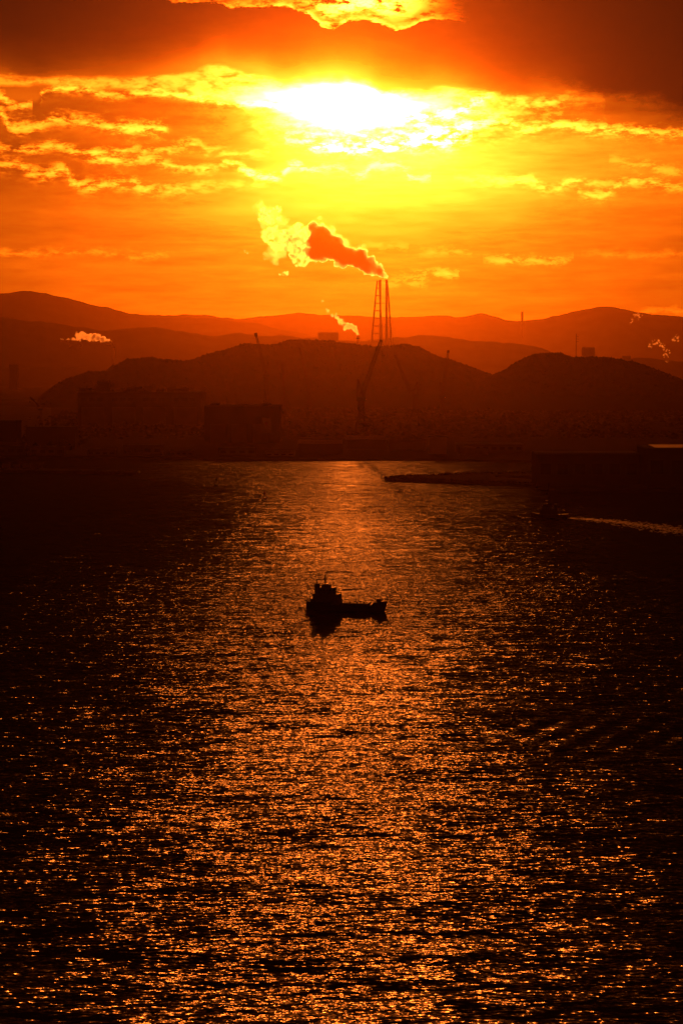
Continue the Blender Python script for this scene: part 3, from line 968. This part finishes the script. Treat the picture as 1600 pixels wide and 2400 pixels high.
# ------------------------------------------------------------------ cranes
def crane(label, foot, jib_foot, tip, D, head=4.0, frame=None, base=2.6, thick=1.0, leg_w=9.0):
    """luffing jib crane: portal legs, tower, machinery house, A-frame, lattice jib, hook block"""
    f = W(foot[0], foot[1], D)
    t = thing('harbour_crane', label, 'crane', (f.x, D, base))
    j = W(jib_foot[0], jib_foot[1], D) - Vector((f.x, D, base))
    k = W(tip[0], tip[1], D) - Vector((f.x, D, base))
    hz = j.z
    pz = hz * 0.42
    for sx in (-1, 1):
        for sy in (-1, 1):
            MB().bar((sx * leg_w, sy * leg_w, 0), (sx * leg_w * 0.55, sy * leg_w * 0.55, pz), 1.1 * thick, 0.9 * thick, 4).build('leg', M['crane_red'], t)
    g = MB().box(-leg_w * 0.7, leg_w * 0.7, -leg_w * 0.7, leg_w * 0.7, pz - 1.5, pz + 1.5)
    g.build('portal', M['crane_red'], t)
    MB().lattice((0, 0, pz + 1.5), (0, 0, hz - 3.5), leg_w * 0.75, leg_w * 0.62, 0.55 * thick, 6, up=Vector((0, 1, 0))).build('tower', M['crane_red'], t)
    sgn = 1 if k.x >= j.x else -1
    hw_ = 7.0 * leg_w / 9.0 if leg_w < 9 else 7.0
    hs = MB().box(-hw_, hw_, -hw_ * 0.64, hw_ * 0.64, hz - 3.5, hz - 3.5 + hw_)
    hs.build('machinery_house', M['steel_dark'], t)
    MB().box(sgn * hw_ - 1.2, sgn * hw_ + 1.2, -hw_ * 0.64 - 2.0, -hw_ * 0.64 - 0.05, hz - 3, hz).build('cab', M['glass'], t)
    ap = Vector((-sgn * 5, 0, hz + 3.5 + (k.z - j.z) * 0.30))
    MB().bar((-sgn * 6.5, -3, hz + 3.5), ap, 0.6 * thick).bar((-sgn * 6.5, 3, hz + 3.5), ap, 0.6 * thick).bar((sgn * 4, 0, hz + 3.5), ap, 0.6 * thick).build('back_frame', M['crane_red'], t)
    j0 = Vector((j.x, 0, hz + 3.6))
    MB().lattice(j0, k, 4.2 * thick, 2.2 * thick, 0.5 * thick, 16, up=Vector((0, 1, 0))).build('jib', M['crane_red'], t)
    MB().bar(ap, k, 0.22).build('stay', M['steel_dark'], t)
    d = (k - j0).normalized()
    hd = MB()
    hd.bar(k - d * head, k + d * head * 0.3, head * 0.55, head * 0.6, 8)
    hd.build('jib_head', M['steel_dark'], t)
    hk = Vector((k.x + sgn * head * 0.5, 0, k.z - (k.z - hz) * 0.35))
    MB().bar((hk.x, 0, k.z), hk, 0.15).bar(hk, hk - Vector((0, 0, 2.5)), 1.0, 0.6).build('hook_block', M['steel_dark'], t)
    return t


crane('tallest dark jib crane, its long jib leaning right across the chimneys', (846, 1040), (846, 935), (893, 797), 3400.0, 2.6, thick=1.7, leg_w=13.0)
crane('dark jib crane whose jib leans left, standing right of the tallest one', (972, 1010), (962, 925), (925, 832), 4600.0, 2.8, thick=1.4)
crane('dark crane with a heavy block-shaped jib head above the hill crest on the left', (624, 1000), (622, 880), (599, 782), 4800.0, 6.5, thick=1.3)
crane('short jib crane tip showing over the hill slope at the right', (1036, 1000), (1036, 930), (1050, 822), 4900.0, 5.0, thick=1.2)
crane('faint jib crane against the hill between the block-headed and tallest cranes', (724, 1000), (724, 915), (702, 815), 5000.0, 2.6, thick=1.0)
crane('faint low jib crane just right of the shipbuilding halls', (668, 1000), (668, 960), (662, 850), 4900.0, 2.4, thick=1.0)
crane('tiny jib crane on the left shore where the long hill begins', (96, 1000), (92, 957), (71, 931), 3700.0, 1.2, thick=0.5, leg_w=4)

# ------------------------------------------------------------------ ships
def hull_mesh(L, B, depth_mid, sheer_bow, sheer_st, draft, n=28, flare=0.25, bow_rake=2.2, fc=0.0, fc_h=0.0, stern_full=0.82):
    """hull as stations; x from -L/2 (stern) to L/2 (bow), deck height profile with raised forecastle"""
    secs = []
    for i in range(n + 1):
        t = i / n
        x = -L / 2 + L * t
        if t < 0.18:
            wd = stern_full + (1 - stern_full) * math.sin(t / 0.18 * math.pi / 2)
        elif t < 0.68:
            wd = 1.0
        else:
            q = (t - 0.68) / 0.32
            wd = max(0.0, 1 - q ** 2.0)
        dk = depth_mid + sheer_bow * max(0, (t - 0.55) / 0.45) ** 2 + sheer_st * max(0, (0.3 - t) / 0.3) ** 2
        if fc and t > 1 - fc:
            dk += fc_h
        hb = B / 2 * wd
        hw = B / 2 * max(0.0, wd - (flare * ((t - 0.68) / 0.32) if t > 0.68 else 0.0))
        rake = bow_rake * max(0, (t - 0.7) / 0.3) ** 2
        up = 0.55 * draft * max(0, (0.15 - t) / 0.15)
        secs.append([(x - rake * 0.9, 0.02 + 0 * hw, -draft + up), (x - rake * 0.7, hw * 0.88, -draft * 0.75 + up), (x - rake * 0.35, hw, 0.0), (x, hb * 0.99, dk * 0.6), (x + rake * 0.25, hb, dk)])
    vs, fs = [], []
    m = 5
    for s in secs:
        row = [(x, -y, z) for x, y, z in reversed(s)] + [(x, y, z) for x, y, z in s]
        vs += row
    R = 2 * m
    for i in range(n):
        for k in range(R - 1):
            fs.append((i * R + k, i * R + k + 1, (i + 1) * R + k + 1, (i + 1) * R + k))
        # deck
        fs.append((i * R + R - 1, i * R, (i + 1) * R, (i + 1) * R + R - 1))
    fs.append(tuple(range(R)))
    fs.append(tuple(n * R + k for k in range(R - 1, -1, -1)))
    return MB().add(vs, fs)


def rail(mb, pts, h=1.0, r=0.05, every=1.5):
    for a, b in zip(pts, pts[1:]):
        a, b = Vector(a), Vector(b)
        for zz in (h, h * 0.5):
            mb.bar(a + Vector((0, 0, zz)), b + Vector((0, 0, zz)), r, n=4)
        k = max(1, int((b - a).length / every))
        for i in range(k + 1):
            p = a.lerp(b, i / k)
            mb.bar(p, p + Vector((0, 0, h)), r, n=4)
    return mb


def sea_point(px, py):
    r = ray(px, py)
    t = -CAM_H / r.z
    return Vector((r.x * t, r.y * t, 0))


pos_ship = sea_point(813, 1430)
L = 40.5
ship = thing('coastal_ship', 'small black coastal cargo ship alone on the glittering water', 'ship', pos_ship, math.radians(-17))
B = 7.4
hull_mesh(L, B, 2.7, 1.3, 0.9, 2.2, fc=0.17, fc_h=1.2).build('hull', M['hull_black'], ship)
# bulwark round the forecastle and stern
hd = 2.7
bl = MB()
for sy in (-1, 1):
    bl.box(-L / 2 + 0.3, -L / 2 + 13.0, sy * (B / 2 - 0.35) - 0.06, sy * (B / 2 - 0.35) + 0.06, hd + 0.1, hd + 1.35)
bl.build('bulwark', M['hull_black'], ship)
# cargo hatch with coaming
MB().box(-2.6, 11.4, -2.5, 2.5, hd - 0.1, hd + 0.75).build('hatch_coaming', M['deck_green'], ship)
hc = MB()
for i in range(7):
    x = -2.5 + i * 1.98
    hc.box(x, x + 1.9, -2.65, 2.65, hd + 0.76, hd + 1.02 + 0.06 * (i % 2))
hc.build('hatch_cover', M['deck_green'], ship)
for x in (-1.6, 2.4, 6.0, 9.6):
    MB().lathe([(0.22, hd), (0.22, hd + 1.6), (0.42, hd + 1.7), (0.42, hd + 2.05)], 8, (x, -3.0)).build('vent', M['ship_white'], ship)
# superstructure aft
dh = MB().box(-18.0, -3.4, -3.3, 3.3, hd + 0.05, hd + 2.75)
dh.build('deckhouse', M['ship_white'], ship)
up_ = MB().box(-17.0, -3.8, -3.0, 3.0, hd + 2.76, hd + 5.3).build('upper_deckhouse', M['ship_white'], ship)
wh = MB().box(-13.4, -6.4, -2.9, 2.9, hd + 5.32, hd + 8.3).build('wheelhouse', M['ship_white'], ship)
MB().box(-13.8, -5.9, -3.3, 3.3, hd + 8.32, hd + 8.55).build('wheelhouse_roof', M['ship_white'], wh)
MB().box(-12.9, -8.4, -1.7, 1.7, hd + 8.57, hd + 9.9, 0.5).build('chart_house', M['ship_white'], wh)
for i in range(5):
    y = -2.5 + i * 1.25
    MB().box(-6.42, -6.34, y - 0.48, y + 0.48, hd + 6.7, hd + 7.8).build('window', M['glass'], wh)
for i in range(4):
    x = -12.6 + i * 1.6
    for sy in (-1, 1):
        MB().box(x - 0.5, x + 0.5, sy * 2.91 - 0.03, sy * 2.91 + 0.03, hd + 6.7, hd + 7.8).build('window', M['glass'], wh)
for i in range(5):
    x = -15.6 + i * 2.2
    for z in (hd + 1.5,):
        MB().bar((x, -3.27, z), (x, -3.36, z), 0.24, n=10).build('porthole', M['glass'], ship)
MB().lathe([(1.5, hd + 5.32), (1.45, hd + 9.0), (1.3, hd + 10.2)], 12, (-15.4, 0)).build('funnel', M['hull_black'], ship)
MB().bar((-15.6, 0.3, hd + 10.2), (-15.8, 0.3, hd + 11.4), 0.22).build('exhaust_pipe', M['steel_dark'], ship)
mm = MB().bar((-11.2, 0, hd + 8.5), (-11.2, 0, hd + 14.8), 0.36, 0.2).bar((-12.9, 0, hd + 8.5), (-11.3, 0, hd + 12.0), 0.13)
mm.bar((-11.2, -1.9, hd + 11.0), (-11.2, 1.9, hd + 11.0), 0.10).bar((-12.3, 0, hd + 12.4), (-10.1, 0, hd + 12.4), 0.09)
mast = mm.build('mast', M['steel_dark'], ship)
MB().box(-11.5, -9.8, -1.0, 1.0, hd + 9.9, hd + 10.2).build('radar', M['white'], mast)
MB().bar((-11.2, 1.2, hd + 11.0), (-11.2, 1.2, hd + 12.8), 0.05).bar((-11.2, -1.5, hd + 11.0), (-11.2, -1.5, hd + 13.0), 0.05).build('aerial', M['steel_dark'], mast)
MB().bar((-13.2, 2.3, hd + 5.8), (-10.0, 2.3, hd + 5.8), 0.7, 0.7, 8).build('lifeboat', M['orange'], ship)
MB().bar((14.6, 0, hd + 1.7), (14.6, 0, hd + 6.4), 0.16, 0.09).bar((14.6, -0.8, hd + 5.2), (14.6, 0.8, hd + 5.2), 0.06).build('foremast', M['steel_dark'], ship)
MB().bar((-19.2, 0, hd + 0.9), (-19.8, 0, hd + 3.6), 0.06).build('flag_staff', M['steel_dark'], ship)
rl = MB()
for sy in (-1, 1):
    rail(rl, [(-3.2, sy * 3.55, hd), (12.2, sy * 3.55, hd)], 1.05)
    rail(rl, [(-16.9, sy * 2.95, hd + 5.32), (-4.0, sy * 2.95, hd + 5.32)], 1.0)
rail(rl, [(-13.6, -3.2, hd + 8.56), (-6.0, -3.2, hd + 8.56), (-6.0, 3.2, hd + 8.56)], 0.9)
rail(rl, [(13.6, -3.2, hd + 2.1), (17.0, -1.7, hd + 2.35), (19.6, -0.3, hd + 2.6)], 1.0)
rail(rl, [(13.6, 3.2, hd + 2.1), (17.0, 1.7, hd + 2.35), (19.6, 0.3, hd + 2.6)], 1.0)
rl.build('railing', M['steel_dark'], ship)
MB().box(15.4, 17.2, -1.3, 1.3, hd + 2.0, hd + 3.2).build('windlass', M['steel_dark'], ship)
MB().bar((17.4, -1.95, hd + 0.9), (17.6, -2.05, hd - 0.4), 0.25, 0.4, 6).build('anchor', M['steel_dark'], ship)

# ------------------------------------------------------------------ tug at the right
pt = sea_point(1287, 1213)
tug = thing('tugboat', 'dark tugboat with tall mast trailing a wake near the right edge', 'tugboat', pt, math.radians(172))
tug.scale = (1.22, 1.22, 1.3)
L2 = 24.5
hull_mesh(L2, 7.6, 2.0, 1.5, 0.4, 1.8, n=20, flare=0.2, bow_rake=1.2, stern_full=0.7).build('hull', M['hull_black'], tug)
fd = MB()
for i in range(8):
    x = -9.5 + i * 2.4
    fd.bar((x, 3.75, 1.2), (x, 4.05, 1.2), 0.5, n=10).bar((x, -3.75, 1.2), (x, -4.05, 1.2), 0.5, n=10)
fd.build('fender', M['tyre'], tug)
MB().box(-5.5, 6.5, -2.7, 2.7, 2.05, 4.7, 0.3).build('deckhouse', M['steel_dark'], tug)
wh2 = MB().box(-0.8, 4.8, -2.0, 2.0, 4.72, 7.6, 0.35).build('wheelhouse', M['steel_dark'], tug)
for y in (-1.2, 0, 1.2):
    MB().box(4.6, 4.72, y - 0.5, y + 0.5, 5.9, 7.0).build('window', M['glass'], wh2)
for x in (0.4, 2.0, 3.5):
    for sy in (-1, 1):
        MB().box(x - 0.6, x + 0.6, sy * 1.83 - 0.04, sy * 1.83 + 0.04, 5.9, 7.0).build('window', M['glass'], wh2)
MB().box(-4.9, -2.9, 1.0, 2.3, 4.72, 8.4, 0.2).box(-4.9, -2.9, -2.3, -1.0, 4.72, 8.4, 0.2).build('funnel', M['hull_black'], tug)
tm = MB().bar((0.6, 0, 7.6), (0.6, 0, 21.5), 0.75, 0.4).bar((-1.4, 0.9, 7.0), (0.6, 0, 14.5), 0.2).bar((-1.4, -0.9, 7.0), (0.6, 0, 14.5), 0.2).bar((2.2, 0, 7.6), (0.6, 0, 12.5), 0.2)
tm.bar((0.6, -2.0, 12.5), (0.6, 2.0, 12.5), 0.14).bar((-0.9, 0, 15.4), (2.1, 0, 15.4), 0.12).bar((0.6, -1.2, 17.6), (0.6, 1.2, 17.6), 0.1)
tmo = tm.build('mast', M['steel_dark'], tug)
MB().box(0.9, 2.7, -0.9, 0.9, 10.2, 10.6).build('radar', M['white'], tmo)
MB().bar((-7.4, 0, 2.0), (-7.4, 0, 3.4), 0.35).bar((-7.4, -0.9, 3.1), (-7.4, 0.9, 3.1), 0.2).build('towing_bitt', M['steel_dark'], tug)
tr = MB()
rail(tr, [(-11.0, -2.4, 2.2), (-6.0, -3.2, 2.1)], 1.0, 0.07)
rail(tr, [(-11.0, 2.4, 2.2), (-6.0, 3.2, 2.1)], 1.0, 0.07)
rail(tr, [(-5.2, -2.4, 4.72), (-1.0, -2.4, 4.72)], 1.0, 0.07)
tr.build('railing', M['steel_dark'], tug)


def foam_material():
    m = bpy.data.materials.new('foam')
    m.use_nodes = True
    t = m.node_tree
    b = t.nodes['Principled BSDF']
    b.inputs['Base Color'].default_value = (0.28, 0.26, 0.24, 1)
    b.inputs['Roughness'].default_value = 0.55
    b.inputs['Specular IOR Level'].default_value = 0.2
    old, N.tree = N.tree, t
    g = t.nodes.new('ShaderNodeTexCoord')
    n = n_noise(g.outputs['Object'], scale=0.55, detail=4.0, rough=0.7)
    bp = t.nodes.new('ShaderNodeBump')
    bp.inputs['Strength'].default_value = 1.0
    bp.inputs['Distance'].default_value = 0.6
    t.links.new(n.outputs[0], bp.inputs['Height'])
    t.links.new(bp.outputs[0], b.inputs['Normal'])
    N.tree = old
    return m


M['foam'] = foam_material()


def foam_trail(name, pts, label, seed, lump=0.35, ragged=0.5, density=1.0):
    """broken foam: many small low mounds of churned water scattered along a track on the sea"""
    rnd = random.Random(seed)
    mb = MB()
    for (p0, w0, d0), (p1, w1, d1) in zip(pts, pts[1:]):
        a, b = sea_point(*p0), sea_point(*p1)
        k = int((b - a).length * density * (d0 + d1) / 2)
        side = (b - a).normalized().cross(Vector((0, 0, 1)))
        for i in range(k):
            t = rnd.random()
            c = a.lerp(b, t) + side * rnd.gauss(0, (w0 + (w1 - w0) * t) * 0.5)
            n = 7
            r = rnd.uniform(0.4, 1.9)
            e = rnd.uniform(0.5, 1.0)
            th = rnd.random() * 6.28
            vs = []
            for q in range(n):
                ang = 6.28318 * q / n
                rr = r * rnd.uniform(0.6, 1.2)
                x, y = math.cos(ang) * rr, math.sin(ang) * rr * e
                vs.append((c.x + x * math.cos(th) - y * math.sin(th), c.y + x * math.sin(th) + y * math.cos(th), 0.01))
            vs.append((c.x, c.y, lump * rnd.uniform(0.3, 1.0)))
            mb.add(vs, [(q, (q + 1) % n, n) for q in range(n)])
    return tag(mb.build(name, M['foam']), label, 'wake', kind='stuff')


foam_trail('tug_wake', [((1318, 1213), 5, 7), ((1400, 1218), 11, 8), ((1480, 1227), 16, 8), ((1560, 1238), 20, 8), ((1680, 1256), 25, 8)],
           'pale churned wake trailing from the tugboat to the right edge', 5, lump=0.14)
foam_trail('bow_wave', [((1222, 1214), 1.6, 2.0), ((1252, 1214), 3.0, 3.0)], 'small broken bow wave ahead of the tugboat', 6)

# ------------------------------------------------------------------ channel beacons
def beacon(px, py, m, label):
    p = sea_point(px, py)
    t = thing('channel_buoy', label, 'buoy', p, 0, 'channel buoys')
    MB().lathe([(0.3, -1.5), (2.1, -0.8), (2.2, 0.7), (1.7, 1.1), (0.4, 1.2)], 14).build('float', m, t)
    tw_ = MB()
    for k in range(4):
        a = math.pi / 4 + k * math.pi / 2
        tw_.bar((1.5 * math.cos(a), 1.5 * math.sin(a), 1.1), (0.6 * math.cos(a), 0.6 * math.sin(a), 6.4), 0.22)
    for z, r in ((2.8, 1.2), (4.6, 0.92)):
        for k in range(4):
            a, b = math.pi / 4 + k * math.pi / 2, math.pi / 4 + (k + 1) * math.pi / 2
            tw_.bar((r * math.cos(a), r * math.sin(a), z), (r * math.cos(b), r * math.sin(b), z), 0.15)
    tw_.build('tower_frame', m, t)
    MB().lathe([(0.9, 6.4), (0.9, 6.7)], 10).build('platform', m, t)
    MB().box(-0.95, 0.95, -0.12, 0.12, 4.2, 6.2).build('day_mark', m, t)
    MB().lathe([(0.35, 6.7), (0.4, 7.5), (0.1, 7.9)], 10).build('lantern', M['glass'], t)
    return t


beacon(507, 1137, M['buoy_green'], 'thin dark channel buoy farther out on the left')
beacon(620, 1169, M['buoy_red'], 'stubby dark channel buoy closer in, left of the bright water')


# ------------------------------------------------------------------ smoke plumes
def smoke_mat(name, density, g, color, torn=0.0, lo=0.44, hi=0.63):
    m = bpy.data.materials.new(name)
    m.use_nodes = True
    t = m.node_tree
    t.nodes.remove(t.nodes['Principled BSDF'])
    v = t.nodes.new('ShaderNodeVolumePrincipled')
    v.inputs['Color'].default_value = color + (1,)
    v.inputs['Density'].default_value = density
    v.inputs['Anisotropy'].default_value = g
    t.links.new(v.outputs[0], t.nodes['Material Output'].inputs['Volume'])
    if torn:
        old, N.tree = N.tree, t
        g_ = t.nodes.new('ShaderNodeTexCoord')
        n_ = N(n_noise(g_.outputs['Object'], scale=torn, detail=5.0, rough=0.62, dist=0.6).outputs[0])
        t.links.new((n_step(n_, lo, hi) * density).s, v.inputs['Density'])
        N.tree = old
    else:
        m.cycles.homogeneous_volume = True
    return m


M['smoke_dense'] = smoke_mat('smoke_dense', 0.07, 0.92, (0.97, 0.96, 0.93))
M['smoke_thin'] = smoke_mat('smoke_thin', 0.05, 0.93, (0.98, 0.97, 0.95), torn=0.028)
M['smoke_far'] = smoke_mat('smoke_far', 0.04, 0.93, (0.97, 0.92, 0.80), torn=0.03, lo=0.34, hi=0.62)
M['smoke_veil'] = smoke_mat('smoke_veil', 0.006, 0.93, (0.98, 0.97, 0.95), torn=0.012, lo=0.42, hi=0.7)


def puff_mesh(name, path, D, m, parent, seed, sub=8, voxel=3.1, amp=0.22, squash=1.0, freq=1.0, skip=0.0):
    """billowing closed surface: spheres along the path with smaller knobs, fused and roughened"""
    rnd = random.Random(seed)
    bm = bmesh.new()
    k = D / F
    org = parent.location
    for (px, py, r, dyv) in path:
        c = W(px, py, D)
        c.y += dyv
        R = r * k
        items = [(c, R * 0.82)]
        for _ in range(sub):
            th, ph_ = rnd.uniform(0, 6.283), math.acos(rnd.uniform(-1, 1))
            rr = R * rnd.uniform(0.25, 0.5)
            dvec = Vector((math.sin(ph_) * math.cos(th), math.sin(ph_) * math.sin(th), math.cos(ph_)))
            if rnd.random() < skip:
                continue
            items.append((c + dvec * (R * rnd.uniform(0.55, 1.05)), rr * (0.8 if skip else 1.0)))
        if skip > 0:
            items = items[1:]
        for cc, rad in items:
            bmesh.ops.create_icosphere(bm, subdivisions=2, radius=rad, matrix=Matrix.Translation(cc - org) @ Matrix.Diagonal((1, squash, 1, 1)))
    me = bpy.data.meshes.new(name)
    bm.to_mesh(me)
    bm.free()
    o = bpy.data.objects.new(name, me)
    COL.objects.link(o)
    md = o.modifiers.new('remesh', 'REMESH')
    md.mode = 'VOXEL'
    md.voxel_size = voxel
    dg = bpy.context.evaluated_depsgraph_get()
    me2 = bpy.data.meshes.new_from_object(o.evaluated_get(dg))
    o.modifiers.clear()
    o.data = me2
    me2.name = name
    nv = len(me2.vertices)
    co = np.empty(nv * 3)
    no = np.empty(nv * 3)
    me2.vertices.foreach_get('co', co)
    me2.vertex_normals.foreach_get('vector', no)
    co = co.reshape(-1, 3)
    no = no.reshape(-1, 3)
    f1 = 0.055 * freq
    for i in range(nv):
        p = Vector(co[i]) * f1
        a_ = abs(mnoise.noise(p)) + 0.6 * abs(mnoise.noise(p * 2.3 + Vector((7, 1, 3)))) + 0.35 * abs(mnoise.noise(p * 5.1 + Vector((2, 9, 4))))
        co[i] += no[i] * (a_ - 0.42) * amp * 40.0
    me2.vertices.foreach_set('co', co.reshape(-1))
    me2.update()
    me2.materials.clear()
    me2.materials.append(m)
    o.parent = parent
    return o


def plume(label, px, py, D, loc_y=0.0):
    p = W(px, py, D)
    return thing('smoke_plume', label, 'smoke', (p.x, D + loc_y, p.z))


pA = plume('large dark smoke plume with glowing edges drifting left from the twin chimneys', 903, 652, CD)
puff_mesh('smoke_core', [(904, 648, 4, 0), (899, 643, 8, 0), (890, 637, 12, 2), (879, 631, 16, 4), (866, 624, 20, 6), (852, 616, 23, 8), (838, 607, 24, 10), (822, 603, 24, 12), (808, 598, 25, 14),
                         (792, 591, 27, 16), (776, 583, 31, 18), (762, 575, 33, 20), (750, 562, 33, 24), (746, 546, 24, 26), (757, 540, 15, 26), (742, 595, 20, 22)], CD, M['smoke_dense'], pA, 11, sub=9, voxel=3.6, amp=0.34, freq=0.8)
rt = random.Random(77)
trail = []
for (px, py, sp, n_, r0, r1) in ((718, 590, 10, 4, 9, 16), (706, 566, 12, 4, 10, 17), (694, 596, 9, 4, 7, 13), (684, 572, 12, 4, 8, 15), (670, 552, 12, 4, 6, 13), (655, 575, 12, 3, 5, 9), (640, 540, 14, 4, 4, 10),
                                 (628, 512, 12, 4, 3, 8), (614, 496, 9, 3, 3, 6), (652, 520, 12, 3, 3, 7), (698, 535, 9, 3, 5, 10), (705, 615, 7, 2, 5, 9), (632, 575, 14, 2, 3, 5)):
    for _ in range(n_):
        trail.append((px + rt.gauss(0, sp * 0.6), py + rt.gauss(0, sp * 0.6), rt.uniform(r0, r1) * 1.5, 40 + rt.uniform(-15, 15)))
puff_mesh('smoke_trail', trail, CD, M['smoke_thin'], pA, 12, sub=6, voxel=3.2, amp=0.34, freq=1.1)
puff_mesh('smoke_veil', [(760, 560, 44, 20), (725, 560, 42, 30), (690, 560, 42, 40), (655, 545, 38, 50), (628, 512, 32, 55), (608, 490, 22, 60), (800, 585, 34, 14), (640, 590, 26, 50), (836, 600, 28, 10)],
          CD, M['smoke_veil'], pA, 16, sub=8, voxel=6.0, amp=0.5, freq=0.5)
puff_mesh('smoke_wisp', [(672, 640, 6, 50), (664, 640, 6, 50), (656, 641, 4, 50)], CD, M['smoke_thin'], pA, 13, sub=7, voxel=2.2, amp=0.05, freq=2, skip=0.0)
puff_mesh('smoke_wisp', [(574, 587, 4, 60), (579, 591, 3, 60)], CD, M['smoke_thin'], pA, 14, sub=7, voxel=2.2, amp=0.04, freq=2, skip=0.0)
puff_mesh('smoke_wisp', [(612, 500, 6, 60), (620, 503, 5, 60), (632, 494, 4, 60), (640, 487, 3, 60), (607, 512, 4, 60)], CD, M['smoke_dense'], pA, 15, sub=7, voxel=1.7, amp=0.06, freq=2, skip=0.0)

pB = plume('small smoke plume curling left from the short stout chimney', 838, 786, 14600.0)
puff_mesh('smoke_core', [(837, 782, 4, 0), (834, 775, 6, 0), (829, 769, 7, 0), (822, 764, 7, 0), (816, 762, 7, 0)], 14600.0, M['smoke_dense'], pB, 21, sub=7, voxel=2.5, amp=0.05, freq=1.6)
puff_mesh('smoke_trail', [(810, 766, 9, 3), (803, 758, 9, 4), (797, 752, 8, 5), (788, 742, 7, 6), (779, 738, 5, 6), (770, 735, 5, 8), (767, 727, 5, 8), (788, 736, 4, 6), (755, 705, 4, 8)], 14600.0, M['smoke_thin'], pB, 22, sub=8, voxel=2.5, amp=0.05, freq=1.5)

pC = plume('bright ragged smoke plume drifting left from the slim far chimney', 267, 808, 15500.0)
puff_mesh('smoke_core', [(266, 806, 3, 0), (260, 803, 5, 0), (250, 799, 7, 0), (240, 795, 8, 0), (230, 789, 9, 0), (218, 790, 10, 0), (206, 790, 10, 0), (196, 786, 10, 0), (185, 788, 10, 0), (172, 795, 6, 0), (160, 797, 5, 0), (146, 796, 4, 0), (190, 810, 4, 0), (165, 812, 3, 0)],
          15500.0, M['smoke_far'], pC, 31, sub=9, voxel=2.2, amp=0.08, freq=1.2)
puff_mesh('smoke_core', [(266.5, 807, 2, 0), (260, 803.5, 4, 0), (251, 800, 6, 0), (241, 796, 7.5, 0), (230, 792, 8, 0), (220, 789, 7, 0)], 15500.0, M['smoke_dense'], pC, 32, sub=7, voxel=2.2, amp=0.06, freq=1.4)
pD = plume('faint curl of smoke high on the right above the far ridge', 1485, 750, 16000.0)
puff_mesh('smoke_core', [(1478, 757, 4, 0), (1480, 748, 5, 0), (1485, 740, 5, 0), (1493, 735, 6, 0), (1500, 740, 5, 0), (1494, 748, 3, 0)], 16000.0, M['smoke_far'], pD, 41, sub=8, voxel=2.5, amp=0.05, freq=2, skip=0.05)
pE = plume('faint drifting smoke behind the end of the right hill', 1560, 850, 14500.0)
puff_mesh('smoke_core', [(1562, 848, 4, 0), (1560, 836, 7, 0), (1563, 824, 7, 0), (1555, 812, 8, 0), (1545, 805, 8, 0), (1533, 802, 7, 0), (1522, 812, 6, 0)], 14500.0, M['smoke_far'], pE, 51, sub=8, voxel=2.1, amp=0.06, freq=2, skip=0.05)
pF = plume('small faint smoke puff at the right edge above the hill', 1588, 800, 14500.0)
puff_mesh('smoke_core', [(1590, 800, 4, 0), (1584, 793, 7, 0), (1577, 795, 5, 0), (1588, 787, 5, 0)], 14500.0, M['smoke_far'], pF, 61, sub=8, voxel=2.5, amp=0.05, freq=2, skip=0.05)

# ------------------------------------------------------------------ haze over the harbour
hz_m = bpy.data.materials.new('haze')
hz_m.use_nodes = True
ht = hz_m.node_tree
ht.nodes.remove(ht.nodes['Principled BSDF'])
hv = ht.nodes.new('ShaderNodeVolumePrincipled')
hv.inputs['Color'].default_value = (0.52, 0.235, 0.035, 1)
hv.inputs['Density'].default_value = HAZE
hv.inputs['Anisotropy'].default_value = HAZE_G
ht.links.new(hv.outputs[0], ht.nodes['Material Output'].inputs['Volume'])
hz_m.cycles.homogeneous_volume = True
hb = MB().box(-12000, 12000, -2700, 40500, -4.0, 1065).build('haze', hz_m)
tag(hb, 'thin warm evening haze over the harbour', 'haze', kind='stuff')
